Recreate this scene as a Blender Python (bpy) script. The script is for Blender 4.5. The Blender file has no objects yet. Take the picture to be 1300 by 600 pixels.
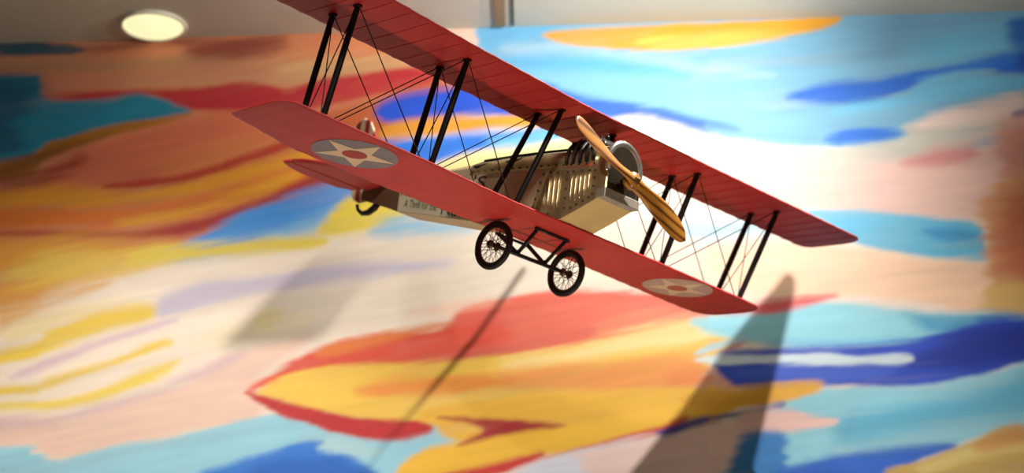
import bpy, bmesh, math, random
import numpy as np
from mathutils import Vector, Matrix

random.seed(4)
SC = bpy.context.scene
COL = SC.collection
PI = math.pi

# ------------------------------------------------------------------ camera --
CAM_H = 1.6
FPX = 2000.0
PITCH = math.radians(19.0)
ROLL = math.radians(-1.85)
fw = np.array([0, math.cos(PITCH), math.sin(PITCH)])
up = np.array([0, -math.sin(PITCH), math.cos(PITCH)])
rt = np.array([1.0, 0, 0])
cr, sr = math.cos(ROLL), math.sin(ROLL)
rt2 = cr * rt + sr * up
up2 = -sr * rt + cr * up
CW = np.stack([rt2, -up2, fw], 1)            # camera (right, down, forward) -> world
cam_d = bpy.data.cameras.new('camera')
cam = bpy.data.objects.new('camera', cam_d)
COL.objects.link(cam)
m3 = np.stack([rt2, up2, -fw], 1)
cam.matrix_world = Matrix.Translation((0, 0, CAM_H)) @ Matrix(m3.tolist()).to_4x4()
cam_d.sensor_width = 36.0
cam_d.lens = FPX / 1300.0 * 36.0
cam_d.clip_start = 0.05
cam_d.dof.use_dof = True
cam_d.dof.focus_distance = 3.12
cam_d.dof.aperture_fstop = 2.5
SC.camera = cam

WALL_Y = 4.5
CEIL = CAM_H + 2.25


def wall_pt(px, py):
    r = CW @ np.array([(px - 650) / FPX, (py - 300) / FPX, 1.0])
    r = r * WALL_Y / r[1]
    return np.array([r[0], WALL_Y, r[2] + CAM_H])


def ceil_pt(px, py):
    r = CW @ np.array([(px - 650) / FPX, (py - 300) / FPX, 1.0])
    r = r * (CEIL - CAM_H) / r[2]
    return np.array([r[0], r[1], CEIL])


# --------------------------------------------------------------- materials --
def lin(c):
    return tuple(((v / 255.0) / 12.92 if v / 255.0 <= 0.04045 else ((v / 255.0 + 0.055) / 1.055) ** 2.4) for v in c)


def mat(name, rgb, rough=0.6, metal=0.0, noise=0.0, nscale=20.0, bump=0.0, bscale=60.0, coat=0.0, stretch=(1, 1, 1), spec=0.5):
    m = bpy.data.materials.new(name)
    m.use_nodes = True
    nt = m.node_tree
    b = nt.nodes['Principled BSDF']
    c = lin(rgb)
    b.inputs['Base Color'].default_value = (*c, 1)
    b.inputs['Roughness'].default_value = rough
    b.inputs['Metallic'].default_value = metal
    b.inputs['Coat Weight'].default_value = coat
    b.inputs['Specular IOR Level'].default_value = spec
    tc = nt.nodes.new('ShaderNodeTexCoord')
    mp = nt.nodes.new('ShaderNodeMapping')
    mp.inputs['Scale'].default_value = stretch
    nt.links.new(tc.outputs['Object'], mp.inputs[0])
    n = nt.nodes.new('ShaderNodeTexNoise')
    n.inputs['Scale'].default_value = nscale
    n.inputs['Detail'].default_value = 5
    nt.links.new(mp.outputs[0], n.inputs['Vector'])
    r = nt.nodes.new('ShaderNodeValToRGB')
    r.color_ramp.elements[0].position = 0.3
    r.color_ramp.elements[1].position = 0.7
    r.color_ramp.elements[0].color = (*[v * (1 - noise) for v in c], 1)
    r.color_ramp.elements[1].color = (*[min(1, v * (1 + noise)) for v in c], 1)
    nt.links.new(n.outputs['Fac'], r.inputs[0])
    nt.links.new(r.outputs[0], b.inputs['Base Color'])
    if bump:
        n2 = nt.nodes.new('ShaderNodeTexNoise')
        n2.inputs['Scale'].default_value = bscale
        nt.links.new(mp.outputs[0], n2.inputs['Vector'])
        bp = nt.nodes.new('ShaderNodeBump')
        bp.inputs['Strength'].default_value = bump
        bp.inputs['Distance'].default_value = 0.002
        nt.links.new(n2.outputs['Fac'], bp.inputs['Height'])
        nt.links.new(bp.outputs[0], b.inputs['Normal'])
    return m


M = {}
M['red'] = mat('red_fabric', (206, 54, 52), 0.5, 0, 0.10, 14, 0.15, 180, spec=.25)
M['red_upper_shaded'] = mat('shaded_red_fabric', (178, 48, 48), 0.5, 0, 0.10, 14, 0.15, 180, spec=.25)  # darker copy of the red fabric: shade under the upper wing put into colour
M['red_tail'] = mat('red_tail_fabric', (196, 58, 54), 0.5, 0, 0.15, 9, spec=.25)
M['elevator'] = mat('elevator_olive', (142, 92, 70), 0.6, 0, 0.25, 9, spec=.25)
M['khaki'] = mat('khaki_fabric', (198, 176, 140), 0.55, 0, 0.10, 18, 0.1, 200)
M['brown'] = mat('brown_fabric', (112, 84, 58), 0.7, 0, 0.12, 18)
M['banner'] = mat('cream_banner', (238, 226, 196), 0.6, 0, 0.05, 20)
M['ink_brown'] = mat('brown_ink', (86, 44, 44), 0.7)
M['ink_green'] = mat('green_ink', (44, 96, 52), 0.7)
M['ink_olive'] = mat('olive_ink', (96, 108, 66), 0.7)
M['metal'] = mat('aged_tin', (198, 174, 128), 0.33, 0.75, 0.38, 26, 0.25, 70)
M['metal_bright'] = mat('bright_tin', (222, 202, 160), 0.25, 0.85, 0.22, 30)
M['belly'] = mat('belly_sheet', (224, 190, 130), 0.5, 0.0, 0.08, 12)
M['rivet'] = mat('rivet_steel', (92, 82, 66), 0.35, 0.8, 0.2, 40)
M['chrome'] = mat('polished_rim', (232, 230, 222), 0.18, 0.9, 0.05, 30)
M['radiator'] = mat('radiator_core', (72, 62, 52), 0.55, 0.5, 0.45, 90)
M['plate'] = mat('scuffed_plate', (190, 184, 168), 0.4, 0.6, 0.3, 24)
M['black'] = mat('black_lacquer', (20, 17, 16), 0.42, 0, 0.1, 40)
M['strut'] = mat('black_strut_wood', (22, 17, 16), 0.5, 0, 0.2, 30, spec=.25)
M['wire'] = mat('rigging_wire', (34, 30, 28), 0.5, 0.3)
M['rubber'] = mat('tyre_rubber', (34, 30, 27), 0.7, 0, 0.2, 30)
M['rim'] = mat('wheel_rim_bronze', (110, 88, 62), 0.35, 0.7, 0.3, 40)
M['spoke'] = mat('spoke_wire', (84, 70, 52), 0.35, 0.8)
M['engine'] = mat('engine_iron', (40, 36, 32), 0.35, 0.6, 0.4, 40, 0.3, 90)
M['pipe'] = mat('sooty_pipe', (40, 34, 27), 0.5, 0.4, 0.5, 60)
M['r_disc'] = mat('roundel_grey', (142, 130, 140), 0.6, 0, 0.06, 30)
M['r_star'] = mat('roundel_cream', (244, 210, 178), 0.6, 0, 0.05, 30)
M['r_dot'] = mat('roundel_red', (184, 54, 48), 0.6, 0, 0.05, 30)
M['p_disc'] = mat('roundel_lit_grey', (214, 172, 160), 0.6, 0, 0.08, 30)  # far roundel: lighter copies of the colours, reflected light put into them
M['p_star'] = mat('roundel_lit_cream', (246, 214, 180), 0.6, 0, 0.08, 30)
M['p_dot'] = mat('roundel_lit_red', (206, 100, 72), 0.6, 0, 0.08, 30)
M['ceiling'] = mat('ceiling_paint', (206, 202, 186), 0.85, 0, 0.03, 6)
M['wall'] = mat('wall_paint', (226, 218, 202), 0.85, 0, 0.03, 6)
M['floor'] = mat('floor_stone', (186, 176, 160), 0.5, 0, 0.1, 5)
M['trimbrown'] = mat('ceiling_trim_paint', (150, 122, 84), 0.7)
M['dark'] = mat('dark_reveal', (72, 66, 56), 0.8)
M['lampbody'] = mat('lamp_enamel', (24, 24, 24), 0.4)


def stripes_mat():
    m = bpy.data.materials.new('striped_rudder_paint')
    m.use_nodes = True
    nt = m.node_tree
    b = nt.nodes['Principled BSDF']
    b.inputs['Roughness'].default_value = 0.6
    tc = nt.nodes.new('ShaderNodeTexCoord')
    sx = nt.nodes.new('ShaderNodeSeparateXYZ')
    nt.links.new(tc.outputs['Object'], sx.inputs[0])
    mu = nt.nodes.new('ShaderNodeMath'); mu.operation = 'MULTIPLY'; mu.inputs[1].default_value = 2 * PI / (0.235 * 0.15)
    nt.links.new(sx.outputs['X'], mu.inputs[0])
    sn = nt.nodes.new('ShaderNodeMath'); sn.operation = 'SINE'
    nt.links.new(mu.outputs[0], sn.inputs[0])
    r = nt.nodes.new('ShaderNodeValToRGB')
    r.color_ramp.elements[0].position = 0.47
    r.color_ramp.elements[1].position = 0.53
    r.color_ramp.elements[0].color = (*lin((178, 50, 48)), 1)
    r.color_ramp.elements[1].color = (*lin((238, 216, 178)), 1)
    ad = nt.nodes.new('ShaderNodeMath'); ad.operation = 'MULTIPLY_ADD'; ad.inputs[1].default_value = 0.14; ad.inputs[2].default_value = 0.5
    nt.links.new(sn.outputs[0], ad.inputs[0])
    nt.links.new(ad.outputs[0], r.inputs[0])
    nt.links.new(r.outputs[0], b.inputs['Base Color'])
    return m


M['stripes'] = stripes_mat()


def wood_mat():
    m = bpy.data.materials.new('laminated_wood')
    m.use_nodes = True
    nt = m.node_tree
    b = nt.nodes['Principled BSDF']
    b.inputs['Roughness'].default_value = 0.3
    b.inputs['Coat Weight'].default_value = 0.4
    b.inputs['Coat Roughness'].default_value = 0.2
    tc = nt.nodes.new('ShaderNodeTexCoord')
    mp = nt.nodes.new('ShaderNodeMapping')
    mp.inputs['Scale'].default_value = (34, 6, 28)
    nt.links.new(tc.outputs['Object'], mp.inputs[0])
    w = nt.nodes.new('ShaderNodeTexWave')
    w.bands_direction = 'DIAGONAL'
    w.inputs['Scale'].default_value = 1.0
    w.inputs['Distortion'].default_value = 3.0
    w.inputs['Detail'].default_value = 2
    w.inputs['Detail Scale'].default_value = 0.6
    nt.links.new(mp.outputs[0], w.inputs['Vector'])
    r = nt.nodes.new('ShaderNodeValToRGB')
    e = r.color_ramp.elements
    e[0].position = 0.0; e[0].color = (*lin((96, 52, 16)), 1)
    e[1].position = 1.0; e[1].color = (*lin((206, 140, 54)), 1)
    n = e.new(0.35); n.color = (*lin((186, 118, 40)), 1)
    nt.links.new(w.outputs['Fac'], r.inputs[0])
    nt.links.new(r.outputs[0], b.inputs['Base Color'])
    return m


M['wood'] = wood_mat()


def emis(name, rgb, s):
    m = bpy.data.materials.new(name)
    m.use_nodes = True
    b = m.node_tree.nodes['Principled BSDF']
    b.inputs['Base Color'].default_value = (*lin(rgb), 1)
    b.inputs['Emission Color'].default_value = (*lin(rgb), 1)
    b.inputs['Emission Strength'].default_value = s
    return m


M['diffuser'] = emis('lamp_diffuser', (250, 248, 196), 0.8)

# ----------------------------------------------------------------- builder --
S = 0.15     # model units (metres of the full-size aircraft) -> scene metres


class MB:
    def __init__(self, s=1.0):
        self.v = []; self.f = []; self.mi = []; self.s = s; self.cur = 0; self.smooth = []

    def add(self, vs, fs, smooth=False):
        o = len(self.v)
        self.v += [tuple(float(c) * self.s for c in p) for p in vs]
        self.f += [tuple(o + i for i in f) for f in fs]
        self.mi += [self.cur] * len(fs)
        self.smooth += [smooth] * len(fs)

    def box(self, c, h, R=None):
        vs = []
        for x in (-1, 1):
            for y in (-1, 1):
                for z in (-1, 1):
                    p = Vector((x * h[0], y * h[1], z * h[2]))
                    if R is not None: p = R @ p
                    vs.append((p.x + c[0], p.y + c[1], p.z + c[2]))
        self.add(vs, [(0, 1, 3, 2), (4, 6, 7, 5), (0, 4, 5, 1), (2, 3, 7, 6), (0, 2, 6, 4), (1, 5, 7, 3)])

    def loft(self, rings, cap=True, smooth=True, closed=True):
        n = len(rings[0]); vs = [p for r in rings for p in r]; fs = []
        for i in range(len(rings) - 1):
            for j in range(n if closed else n - 1):
                k = (j + 1) % n
                fs.append((i * n + j, i * n + k, (i + 1) * n + k, (i + 1) * n + j))
        self.add(vs, fs, smooth)
        if cap:
            self.add(rings[0], [tuple(range(n))][::1])
            self.add(rings[-1], [tuple(reversed(range(n)))])

    def tube(self, pts, r, n=8, ry=None, side=None, cap=True):
        pts = [Vector(p) for p in pts]
        rings = []
        rr = r if isinstance(r, (list, tuple)) else [r] * len(pts)
        t0 = (pts[1] - pts[0]).normalized()
        ref = Vector(side) if side is not None else (Vector((0, 0, 1)) if abs(t0.z) < 0.9 else Vector((1, 0, 0)))
        for i, p in enumerate(pts):
            t = (pts[min(i + 1, len(pts) - 1)] - pts[max(i - 1, 0)]).normalized()
            a = (ref - t * ref.dot(t)).normalized()
            b = t.cross(a)
            q = ry if ry is not None else None
            rings.append([tuple(p + a * (math.cos(2 * PI * k / n) * rr[i]) + b * (math.sin(2 * PI * k / n) * (q if q else rr[i]))) for k in range(n)])
        self.loft(rings, cap)

    def torus(self, c, axis, R, r, n=36, m=10, sx=1.0, ax=None):
        c = Vector(c); w = Vector(axis).normalized()
        a = Vector(ax) if ax is not None else (Vector((0, 0, 1)) if abs(w.z) < 0.9 else Vector((1, 0, 0)))
        a = (a - w * a.dot(w)).normalized(); b = w.cross(a)
        rings = []
        for i in range(n + 1):
            t = 2 * PI * i / n
            d = a * math.cos(t) * sx + b * math.sin(t)
            dn = d.normalized()
            rings.append([tuple(c + d * R + dn * (r * math.cos(2 * PI * k / m)) + w * (r * math.sin(2 * PI * k / m))) for k in range(m)])
        self.loft(rings, False)

    def lathe(self, c, axis, prof, n=24, cap=True):
        c = Vector(c); w = Vector(axis).normalized()
        a = (Vector((0, 0, 1)) if abs(w.z) < 0.9 else Vector((1, 0, 0)))
        a = (a - w * a.dot(w)).normalized(); b = w.cross(a)
        rings = [[tuple(c + w * h + (a * math.cos(2 * PI * k / n) + b * math.sin(2 * PI * k / n)) * r) for k in range(n)] for h, r in prof]
        self.loft(rings, cap)

    def prism(self, poly, axis, a0, a1):
        """poly: 2-D outline in the two remaining axes; extruded along axis (0,1,2)"""
        def P(u, v, w):
            return {0: (w, u, v), 1: (u, w, v), 2: (u, v, w)}[axis]
        n = len(poly)
        vs = [P(u, v, a0) for u, v in poly] + [P(u, v, a1) for u, v in poly]
        fs = [tuple(range(n)), tuple(reversed(range(n, 2 * n)))]
        fs += [(i, (i + 1) % n, n + (i + 1) % n, n + i) for i in range(n)]
        self.add(vs, fs)

    def build(self, name, mats, parent=None, bevel=0.0, sub=0):
        me = bpy.data.meshes.new(name)
        me.from_pydata(self.v, [], self.f)
        ms = mats if isinstance(mats, list) else [mats]
        for m in ms: me.materials.append(m)
        me.polygons.foreach_set('material_index', self.mi)
        me.polygons.foreach_set('use_smooth', self.smooth)
        bm = bmesh.new(); bm.from_mesh(me)
        bmesh.ops.remove_doubles(bm, verts=bm.verts, dist=1e-6)
        bmesh.ops.recalc_face_normals(bm, faces=bm.faces)
        bm.to_mesh(me); bm.free()
        o = bpy.data.objects.new(name, me)
        COL.objects.link(o)
        if parent is not None: o.parent = parent
        if bevel:
            md = o.modifiers.new('bevel', 'BEVEL'); md.width = bevel; md.segments = 2; md.limit_method = 'ANGLE'
        if sub:
            md = o.modifiers.new('sub', 'SUBSURF'); md.levels = sub; md.render_levels = sub
        return o


def tag(o, label=None, cat=None, group=None, kind=None):
    if label: o['label'] = label
    if cat: o['category'] = cat
    if group: o['group'] = group
    if kind: o['kind'] = kind
    return o


# ------------------------------------------------------------------- room --
def structure(name, c, h, m):
    b = MB(); b.box(c, h)
    return tag(b.build(name, m), kind='structure')


structure('floor', (0, 0.75, -0.05), (4.2, 4.0, 0.05), M['floor'])
structure('ceiling', (0, 0.75, CEIL + 0.05), (4.2, 4.0, 0.05), M['ceiling'])
structure('wall_back', (0, WALL_Y + 0.085, CEIL / 2), (4.2, 0.06, CEIL / 2), M['wall'])
structure('wall_left', (-4.1, 0.9, CEIL / 2), (0.05, 3.6, CEIL / 2 - 0.001), M['wall'])
structure('wall_right', (4.1, 0.9, CEIL / 2), (0.05, 3.6, CEIL / 2 - 0.001), M['wall'])

# ceiling joint running away from the camera: brown strip and a thin dark reveal
p0 = ceil_pt(635, 20); p1 = ceil_pt(651, 20)
b = MB(); b.box((p0[0], 1.9, CEIL - 0.004), (0.0165, 2.58, 0.004)); tag(b.build('trim_1', M['trimbrown']), kind='structure')
b = MB(); b.box((p1[0], 1.9, CEIL - 0.003), (0.0035, 2.58, 0.003)); tag(b.build('trim_2', M['dark']), kind='structure')

# round ceiling downlight
pc = ceil_pt(195, 31)
dl = bpy.data.objects.new('ceiling_downlight', None); COL.objects.link(dl); dl.location = (pc[0], pc[1], CEIL)
tag(dl, 'small round glowing white downlight in the ceiling, above the mural at left', 'ceiling light')
b = MB(); b.lathe((0, 0, 0), (0, 0, -1), [(-0.0, 0.099), (0.004, 0.103), (0.010, 0.101), (0.012, 0.095), (0.008, 0.092), (0.0, 0.092)], 40, cap=False)
b.build('trim_ring', mat('white_enamel', (236, 232, 208), 0.4), dl)
b = MB(); b.lathe((0, 0, 0), (0, 0, -1), [(0.0, 0.093), (0.006, 0.0925), (0.011, 0.06), (0.0125, 0.001)], 40)
b.build('diffuser', M['diffuser'], dl)

# ------------------------------------------------------------------ mural --
X0, X1, Z0, Z1 = -2.6, 2.6, 0.95, CEIL
STEP = 0.0052
NX = int((X1 - X0) / STEP) + 1
NZ = int((Z1 - Z0) / STEP) + 1
gx, gz = np.meshgrid(np.linspace(X0, X1, NX), np.linspace(Z0, Z1, NZ))
q = np.stack([gx, np.full_like(gx, WALL_Y), gz - CAM_H], -1) @ CW     # the painter's chart of the wall
U = 650 + FPX * q[..., 0] / q[..., 2]
V = 300 + FPX * q[..., 1] / q[..., 2]
rng = np.random.default_rng(11)


def vnoise(u, v, seed):
    r = np.random.default_rng(seed).random((256, 256))
    ui = np.floor(u).astype(int); vi = np.floor(v).astype(int)
    fu = u - ui; fv = v - vi
    fu = fu * fu * (3 - 2 * fu); fv = fv * fv * (3 - 2 * fv)
    a = r[ui % 256, vi % 256]; b_ = r[(ui + 1) % 256, vi % 256]
    c = r[ui % 256, (vi + 1) % 256]; d = r[(ui + 1) % 256, (vi + 1) % 256]
    return (a * (1 - fu) + b_ * fu) * (1 - fv) + (c * (1 - fu) + d * fu) * fv - 0.5


def fbm(u, v, seed):
    return vnoise(u, v, seed) + 0.5 * vnoise(u * 2.1, v * 2.1, seed + 1) + 0.25 * vnoise(u * 4.3, v * 4.3, seed + 2)


WU = fbm(U / 60, V / 26, 1) * 7 + fbm(U / 12, V / 7, 5) * 1.6
WV = fbm(U / 80, V / 34, 9) * 3 + fbm(U / 14, V / 7, 15) * 1.2
# brush streaks follow long sloping strokes
SL = (V + 0.20 * (U - 600) * np.where(U < 900, 1.0, 0.4))
STK = fbm(U / 90, SL / 6.0, 21)
STK2 = fbm(U / 140, SL / 18.0, 31)
PU = U + WU; PV = V + WV
paint = np.zeros((NZ, NX, 3))


def L3(c):
    return np.array(lin(c))


def smooth_poly(pts, k=4):
    P = np.array(pts, float); n = len(P); out = []
    for i in range(n):
        a, b_, c, d = P[i - 1], P[i], P[(i + 1) % n], P[(i + 2) % n]
        for j in range(k):
            t = j / k
            out.append(0.5 * ((2 * b_) + (-a + c) * t + (2 * a - 5 * b_ + 4 * c - d) * t * t + (-a + 3 * b_ - 3 * c + d) * t ** 3))
    return np.array(out)


def stroke(col, pts, soft=4.0, op=1.0, streak=0.25, smooth=True):
    """one area of paint: outline, colour, softness of its edge"""
    P = smooth_poly(pts) if smooth else np.array(pts, float)
    soft *= 1.35
    mg = soft * 2 + 22
    box = (U > P[:, 0].min() - mg) & (U < P[:, 0].max() + mg) & (V > P[:, 1].min() - mg) & (V < P[:, 1].max() + mg)
    if not box.any(): return
    x = PU[box]; y = PV[box]
    dmin = np.full(x.shape, 1e9); ins = np.zeros(x.shape, bool)
    for i in range(len(P)):
        ax, ay = P[i - 1]; bx, by = P[i]
        ex, ey = bx - ax, by - ay
        L = ex * ex + ey * ey
        if L < 1e-9: continue
        t = np.clip(((x - ax) * ex + (y - ay) * ey) / L, 0, 1)
        d = (x - ax - t * ex) ** 2 + (y - ay - t * ey) ** 2
        dmin = np.minimum(dmin, d)
        if abs(ey) > 1e-9:
            c = ((ay > y) != (by > y)) & (x < ex * (y - ay) / ey + ax)
            ins ^= c
    d = np.sqrt(dmin) * np.where(ins, 1, -1)
    d = d + STK[box] * soft * 3.2 * streak
    a = np.clip((d + soft) / (2 * soft), 0, 1); a = a * a * (3 - 2 * a) * op
    a = (a * np.clip(1 + STK2[box] * 0.9 * streak, 0, 1))[:, None]
    paint[box] = paint[box] * (1 - a) + L3(col) * a


paint[:] = L3((250, 232, 212))
#PAINT_BEGIN
stroke((234, 218, 198), [(560, 250), (780, 230), (1010, 240), (1060, 390), (620, 396), (520, 330)], 26)
stroke((234, 204, 184), [(760, 290), (860, 280), (1000, 300), (1000, 370), (800, 372)], 16, .8)
# upper left: warm clouds
stroke((226, 140, 96), [(-400, 30), (620, 20), (610, 110), (540, 160), (440, 232), (330, 285), (200, 315), (-400, 340)], 8)
stroke((196, 140, 100), [(-400, 66), (40, 72), (120, 74), (240, 66), (330, 50), (360, 52), (300, 78), (200, 92), (60, 95), (-400, 95)], 8)
stroke((222, 170, 118), [(160, 100), (300, 84), (420, 72), (560, 66), (600, 74), (520, 92), (400, 104), (300, 106), (200, 112)], 8)
stroke((150, 66, 56), [(240, 58), (330, 46), (368, 48), (350, 62), (300, 72), (250, 72)], 8, .85)
stroke((160, 84, 66), [(100, 57), (250, 50), (300, 52), (180, 64), (110, 66)], 6, .8)
stroke((56, 92, 108), [(-400, 50), (0, 52), (104, 58), (96, 67), (40, 70), (-400, 71)], 3)
stroke((214, 138, 104), [(56, 96), (120, 98), (220, 84), (330, 82), (340, 98), (240, 108), (120, 112), (60, 118)], 8, .8)
stroke((196, 52, 58), [(56, 122), (110, 116), (180, 114), (240, 112), (325, 106), (362, 114), (400, 100), (460, 92), (520, 84), (560, 92), (540, 108), (470, 122), (400, 137), (330, 141), (240, 140), (190, 122), (120, 128), (60, 126)], 4)
stroke((40, 136, 164), [(-400, 92), (0, 96), (50, 97), (56, 122), (130, 127), (175, 119), (215, 131), (242, 143), (200, 151), (120, 166), (50, 190), (0, 208), (-400, 260)], 4)
stroke((34, 84, 112), [(-400, 92), (0, 96), (50, 98), (52, 116), (20, 160), (-10, 200), (-400, 240)], 14, .8)
stroke((176, 112, 34), [(-400, 262), (0, 208), (60, 180), (120, 163), (238, 146), (200, 160), (130, 176), (60, 202), (0, 232), (-400, 290)], 4)
stroke((110, 62, 34), [(0, 214), (60, 188), (130, 175), (126, 179), (60, 204), (0, 228)], 5, .6)
stroke((222, 118, 84), [(-400, 300), (0, 244), (60, 210), (130, 182), (240, 152), (300, 142), (420, 146), (450, 180), (400, 200), (300, 215), (200, 235), (60, 245)], 8)
stroke((150, 62, 46), [(0, 232), (60, 214), (100, 196), (110, 202), (90, 216), (40, 234), (0, 242)], 7, .8)
stroke((230, 140, 82), [(200, 215), (330, 170), (440, 150), (470, 175), (400, 205), (300, 225)], 14, .8)
stroke((240, 162, 50), [(-400, 290), (0, 246), (80, 236), (150, 242), (210, 236), (325, 205), (400, 182), (430, 196), (340, 222), (240, 250), (100, 264), (0, 264), (-400, 310)], 6)
stroke((186, 52, 44), [(140, 234), (230, 222), (325, 192), (430, 156), (436, 162), (330, 202), (230, 232), (150, 239)], 4, .9)
stroke((230, 122, 48), [(-400, 305), (0, 264), (110, 264), (240, 250), (340, 222), (410, 205), (396, 226), (330, 250), (240, 280), (120, 288), (0, 290), (-400, 320)], 7)
stroke((244, 178, 56), [(150, 276), (240, 262), (330, 232), (390, 214), (330, 246), (230, 276), (160, 284)], 6, .8)
stroke((176, 50, 44), [(-400, 322), (0, 292), (120, 296), (200, 289), (270, 276), (325, 256), (400, 222), (440, 210), (420, 232), (325, 266), (270, 291), (190, 303), (0, 301), (-400, 330)], 4)
# orange-brown and blue band behind the left bays
stroke((190, 94, 52), [(400, 150), (480, 122), (560, 100), (560, 135), (500, 160), (490, 190), (440, 200)], 10, .9)
stroke((38, 84, 206), [(474, 140), (500, 122), (560, 112), (640, 104), (740, 140), (700, 152), (600, 148), (530, 150), (490, 156)], 5)
stroke((228, 156, 44), [(486, 160), (530, 151), (600, 147), (700, 150), (720, 164), (620, 164), (550, 172), (500, 178), (482, 172)], 4)
stroke((54, 124, 226), [(468, 186), (520, 176), (600, 167), (720, 163), (770, 172), (700, 184), (620, 192), (560, 206), (500, 218), (470, 206)], 5)
stroke((120, 196, 238), [(620, 172), (720, 164), (780, 175), (700, 188), (640, 188)], 8, .8)
stroke((248, 226, 150), [(530, 222), (570, 204), (650, 188), (740, 176), (790, 186), (720, 205), (620, 225), (560, 240)], 6)
# blue wedge and yellow dab lower left
stroke((78, 158, 238), [(196, 326), (250, 302), (320, 266), (390, 240), (446, 226), (470, 236), (450, 262), (400, 285), (350, 300), (300, 318), (240, 330)], 5)
stroke((150, 200, 232), [(186, 326), (260, 312), (350, 296), (420, 268), (470, 252), (440, 278), (360, 306), (260, 330)], 8, .8)
stroke((246, 218, 84), [(404, 292), (428, 266), (452, 248), (520, 262), (510, 275), (470, 290), (420, 298)], 5)
stroke((120, 190, 226), [(470, 292), (510, 276), (600, 288), (570, 296), (500, 300)], 8, .8)
# left gold field
stroke((226, 156, 62), [(-400, 325), (0, 302), (120, 302), (220, 306), (200, 330), (120, 350), (60, 372), (0, 398), (-400, 460)], 12)
stroke((238, 204, 96), [(60, 322), (160, 320), (260, 316), (220, 334), (120, 352), (30, 360), (0, 352)], 10, .8)
stroke((240, 212, 84), [(180, 318), (260, 310), (325, 305), (400, 300), (418, 306), (400, 314), (325, 322), (240, 330), (160, 336)], 5)
stroke((232, 170, 84), [(0, 395), (60, 380), (130, 358), (130, 366), (60, 394), (0, 420)], 8, .8)
stroke((248, 226, 176), [(8, 412), (60, 394), (150, 380), (190, 386), (120, 396), (60, 418), (10, 436)], 6)
stroke((244, 208, 82), [(-400, 500), (0, 444), (60, 420), (120, 396), (190, 386), (205, 394), (190, 408), (130, 420), (60, 446), (0, 464), (-400, 520)], 5)
stroke((222, 192, 204), [(8, 480), (60, 454), (130, 430), (215, 405), (216, 412), (130, 438), (50, 472)], 4, .9)
stroke((242, 206, 80), [(-400, 520), (0, 492), (60, 480), (130, 460), (190, 436), (218, 431), (216, 440), (180, 451), (110, 475), (50, 495), (0, 503), (-400, 540)], 4)
stroke((244, 214, 100), [(-400, 545), (0, 510), (60, 509), (120, 497), (180, 470), (230, 456), (206, 478), (130, 508), (60, 519), (0, 521), (-400, 560)], 5)
stroke((206, 196, 216), [(203, 380), (215, 372), (260, 358), (330, 350), (420, 338), (560, 330), (560, 340), (440, 354), (330, 370), (250, 390), (205, 404)], 7)
stroke((244, 206, 186), [(-400, 560), (0, 532), (100, 525), (160, 510), (230, 490), (300, 452), (400, 420), (330, 480), (330, 532), (240, 548), (200, 558), (75, 582), (40, 570), (0, 568), (-400, 600)], 8)
stroke((216, 180, 192), [(-400, 560), (0, 532), (50, 532), (110, 518), (200, 493), (300, 450), (290, 462), (190, 502), (100, 530), (0, 545)], 7, .8)
stroke((250, 232, 190), [(240, 440), (300, 410), (400, 395), (380, 420), (300, 436)], 10, .8)
stroke((246, 226, 150), [(326, 402), (345, 392), (362, 396), (340, 412), (326, 416)], 6, .7)
# lower left water
stroke((158, 214, 232), [(-400, 620), (0, 568), (40, 574), (75, 584), (120, 570), (200, 557), (260, 545), (325, 530), (380, 530), (440, 550), (560, 533), (618, 541), (600, 556), (530, 585), (500, 640), (-400, 760)], 4)
stroke((190, 218, 220), [(380, 556), (440, 556), (480, 572), (440, 580), (400, 572)], 8, .7)
stroke((58, 128, 218), [(250, 604), (290, 590), (340, 572), (375, 561), (408, 561), (402, 572), (440, 580), (474, 600), (480, 640), (240, 640)], 5)
stroke((36, 96, 190), [(330, 590), (400, 578), (450, 590), (470, 640), (300, 640)], 8, .7)
# sky, upper right
stroke((122, 176, 206), [(590, 20), (1700, -60), (1700, 190), (1150, 190), (960, 185), (840, 160), (700, 130), (600, 80)], 4)
stroke((236, 196, 172), [(560, 20), (620, 20), (610, 58), (590, 64), (560, 60)], 5)
stroke((106, 172, 210), [(612, 20), (720, 20), (700, 44), (660, 54), (612, 62), (604, 50)], 5)
stroke((158, 192, 212), [(640, 60), (720, 55), (800, 66), (880, 80), (980, 96), (860, 90), (760, 76), (660, 72)], 6, .9)
stroke((84, 168, 212), [(640, 74), (740, 70), (830, 82), (870, 98), (780, 94), (700, 92), (650, 86)], 7, .8)
stroke((122, 182, 206), [(660, 90), (760, 96), (900, 110), (960, 150), (860, 140), (740, 118), (680, 104)], 10, .7)
stroke((222, 158, 42), [(688, 45), (720, 36), (800, 33), (900, 28), (1000, 24), (1064, 20), (1044, 38), (980, 50), (900, 60), (850, 63), (780, 62), (720, 55)], 3)
stroke((232, 188, 82), [(810, 50), (900, 42), (1000, 38), (1030, 40), (980, 50), (900, 59), (840, 61)], 5, .9)
stroke((44, 96, 216), [(690, 104), (730, 120), (790, 128), (836, 136), (880, 148), (940, 164), (900, 168), (850, 160), (800, 156), (760, 146), (700, 122)], 5)
stroke((108, 160, 226), [(900, 160), (960, 168), (1040, 172), (1060, 180), (980, 176), (920, 172)], 6, .9)
stroke((50, 116, 216), [(1044, 176), (1070, 166), (1106, 162), (1140, 166), (1138, 174), (1090, 182), (1060, 184)], 4)
stroke((40, 106, 214), [(996, 126), (1030, 112), (1070, 103), (1130, 98), (1200, 84), (1250, 72), (1330, 58), (1700, 20), (1700, 90), (1300, 96), (1260, 88), (1200, 94), (1150, 116), (1100, 129), (1040, 131)], 4)
stroke((112, 192, 230), [(1180, 100), (1240, 92), (1290, 96), (1330, 100), (1300, 116), (1230, 124), (1150, 132), (1060, 142), (1080, 132), (1140, 120)], 6, .9)
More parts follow.
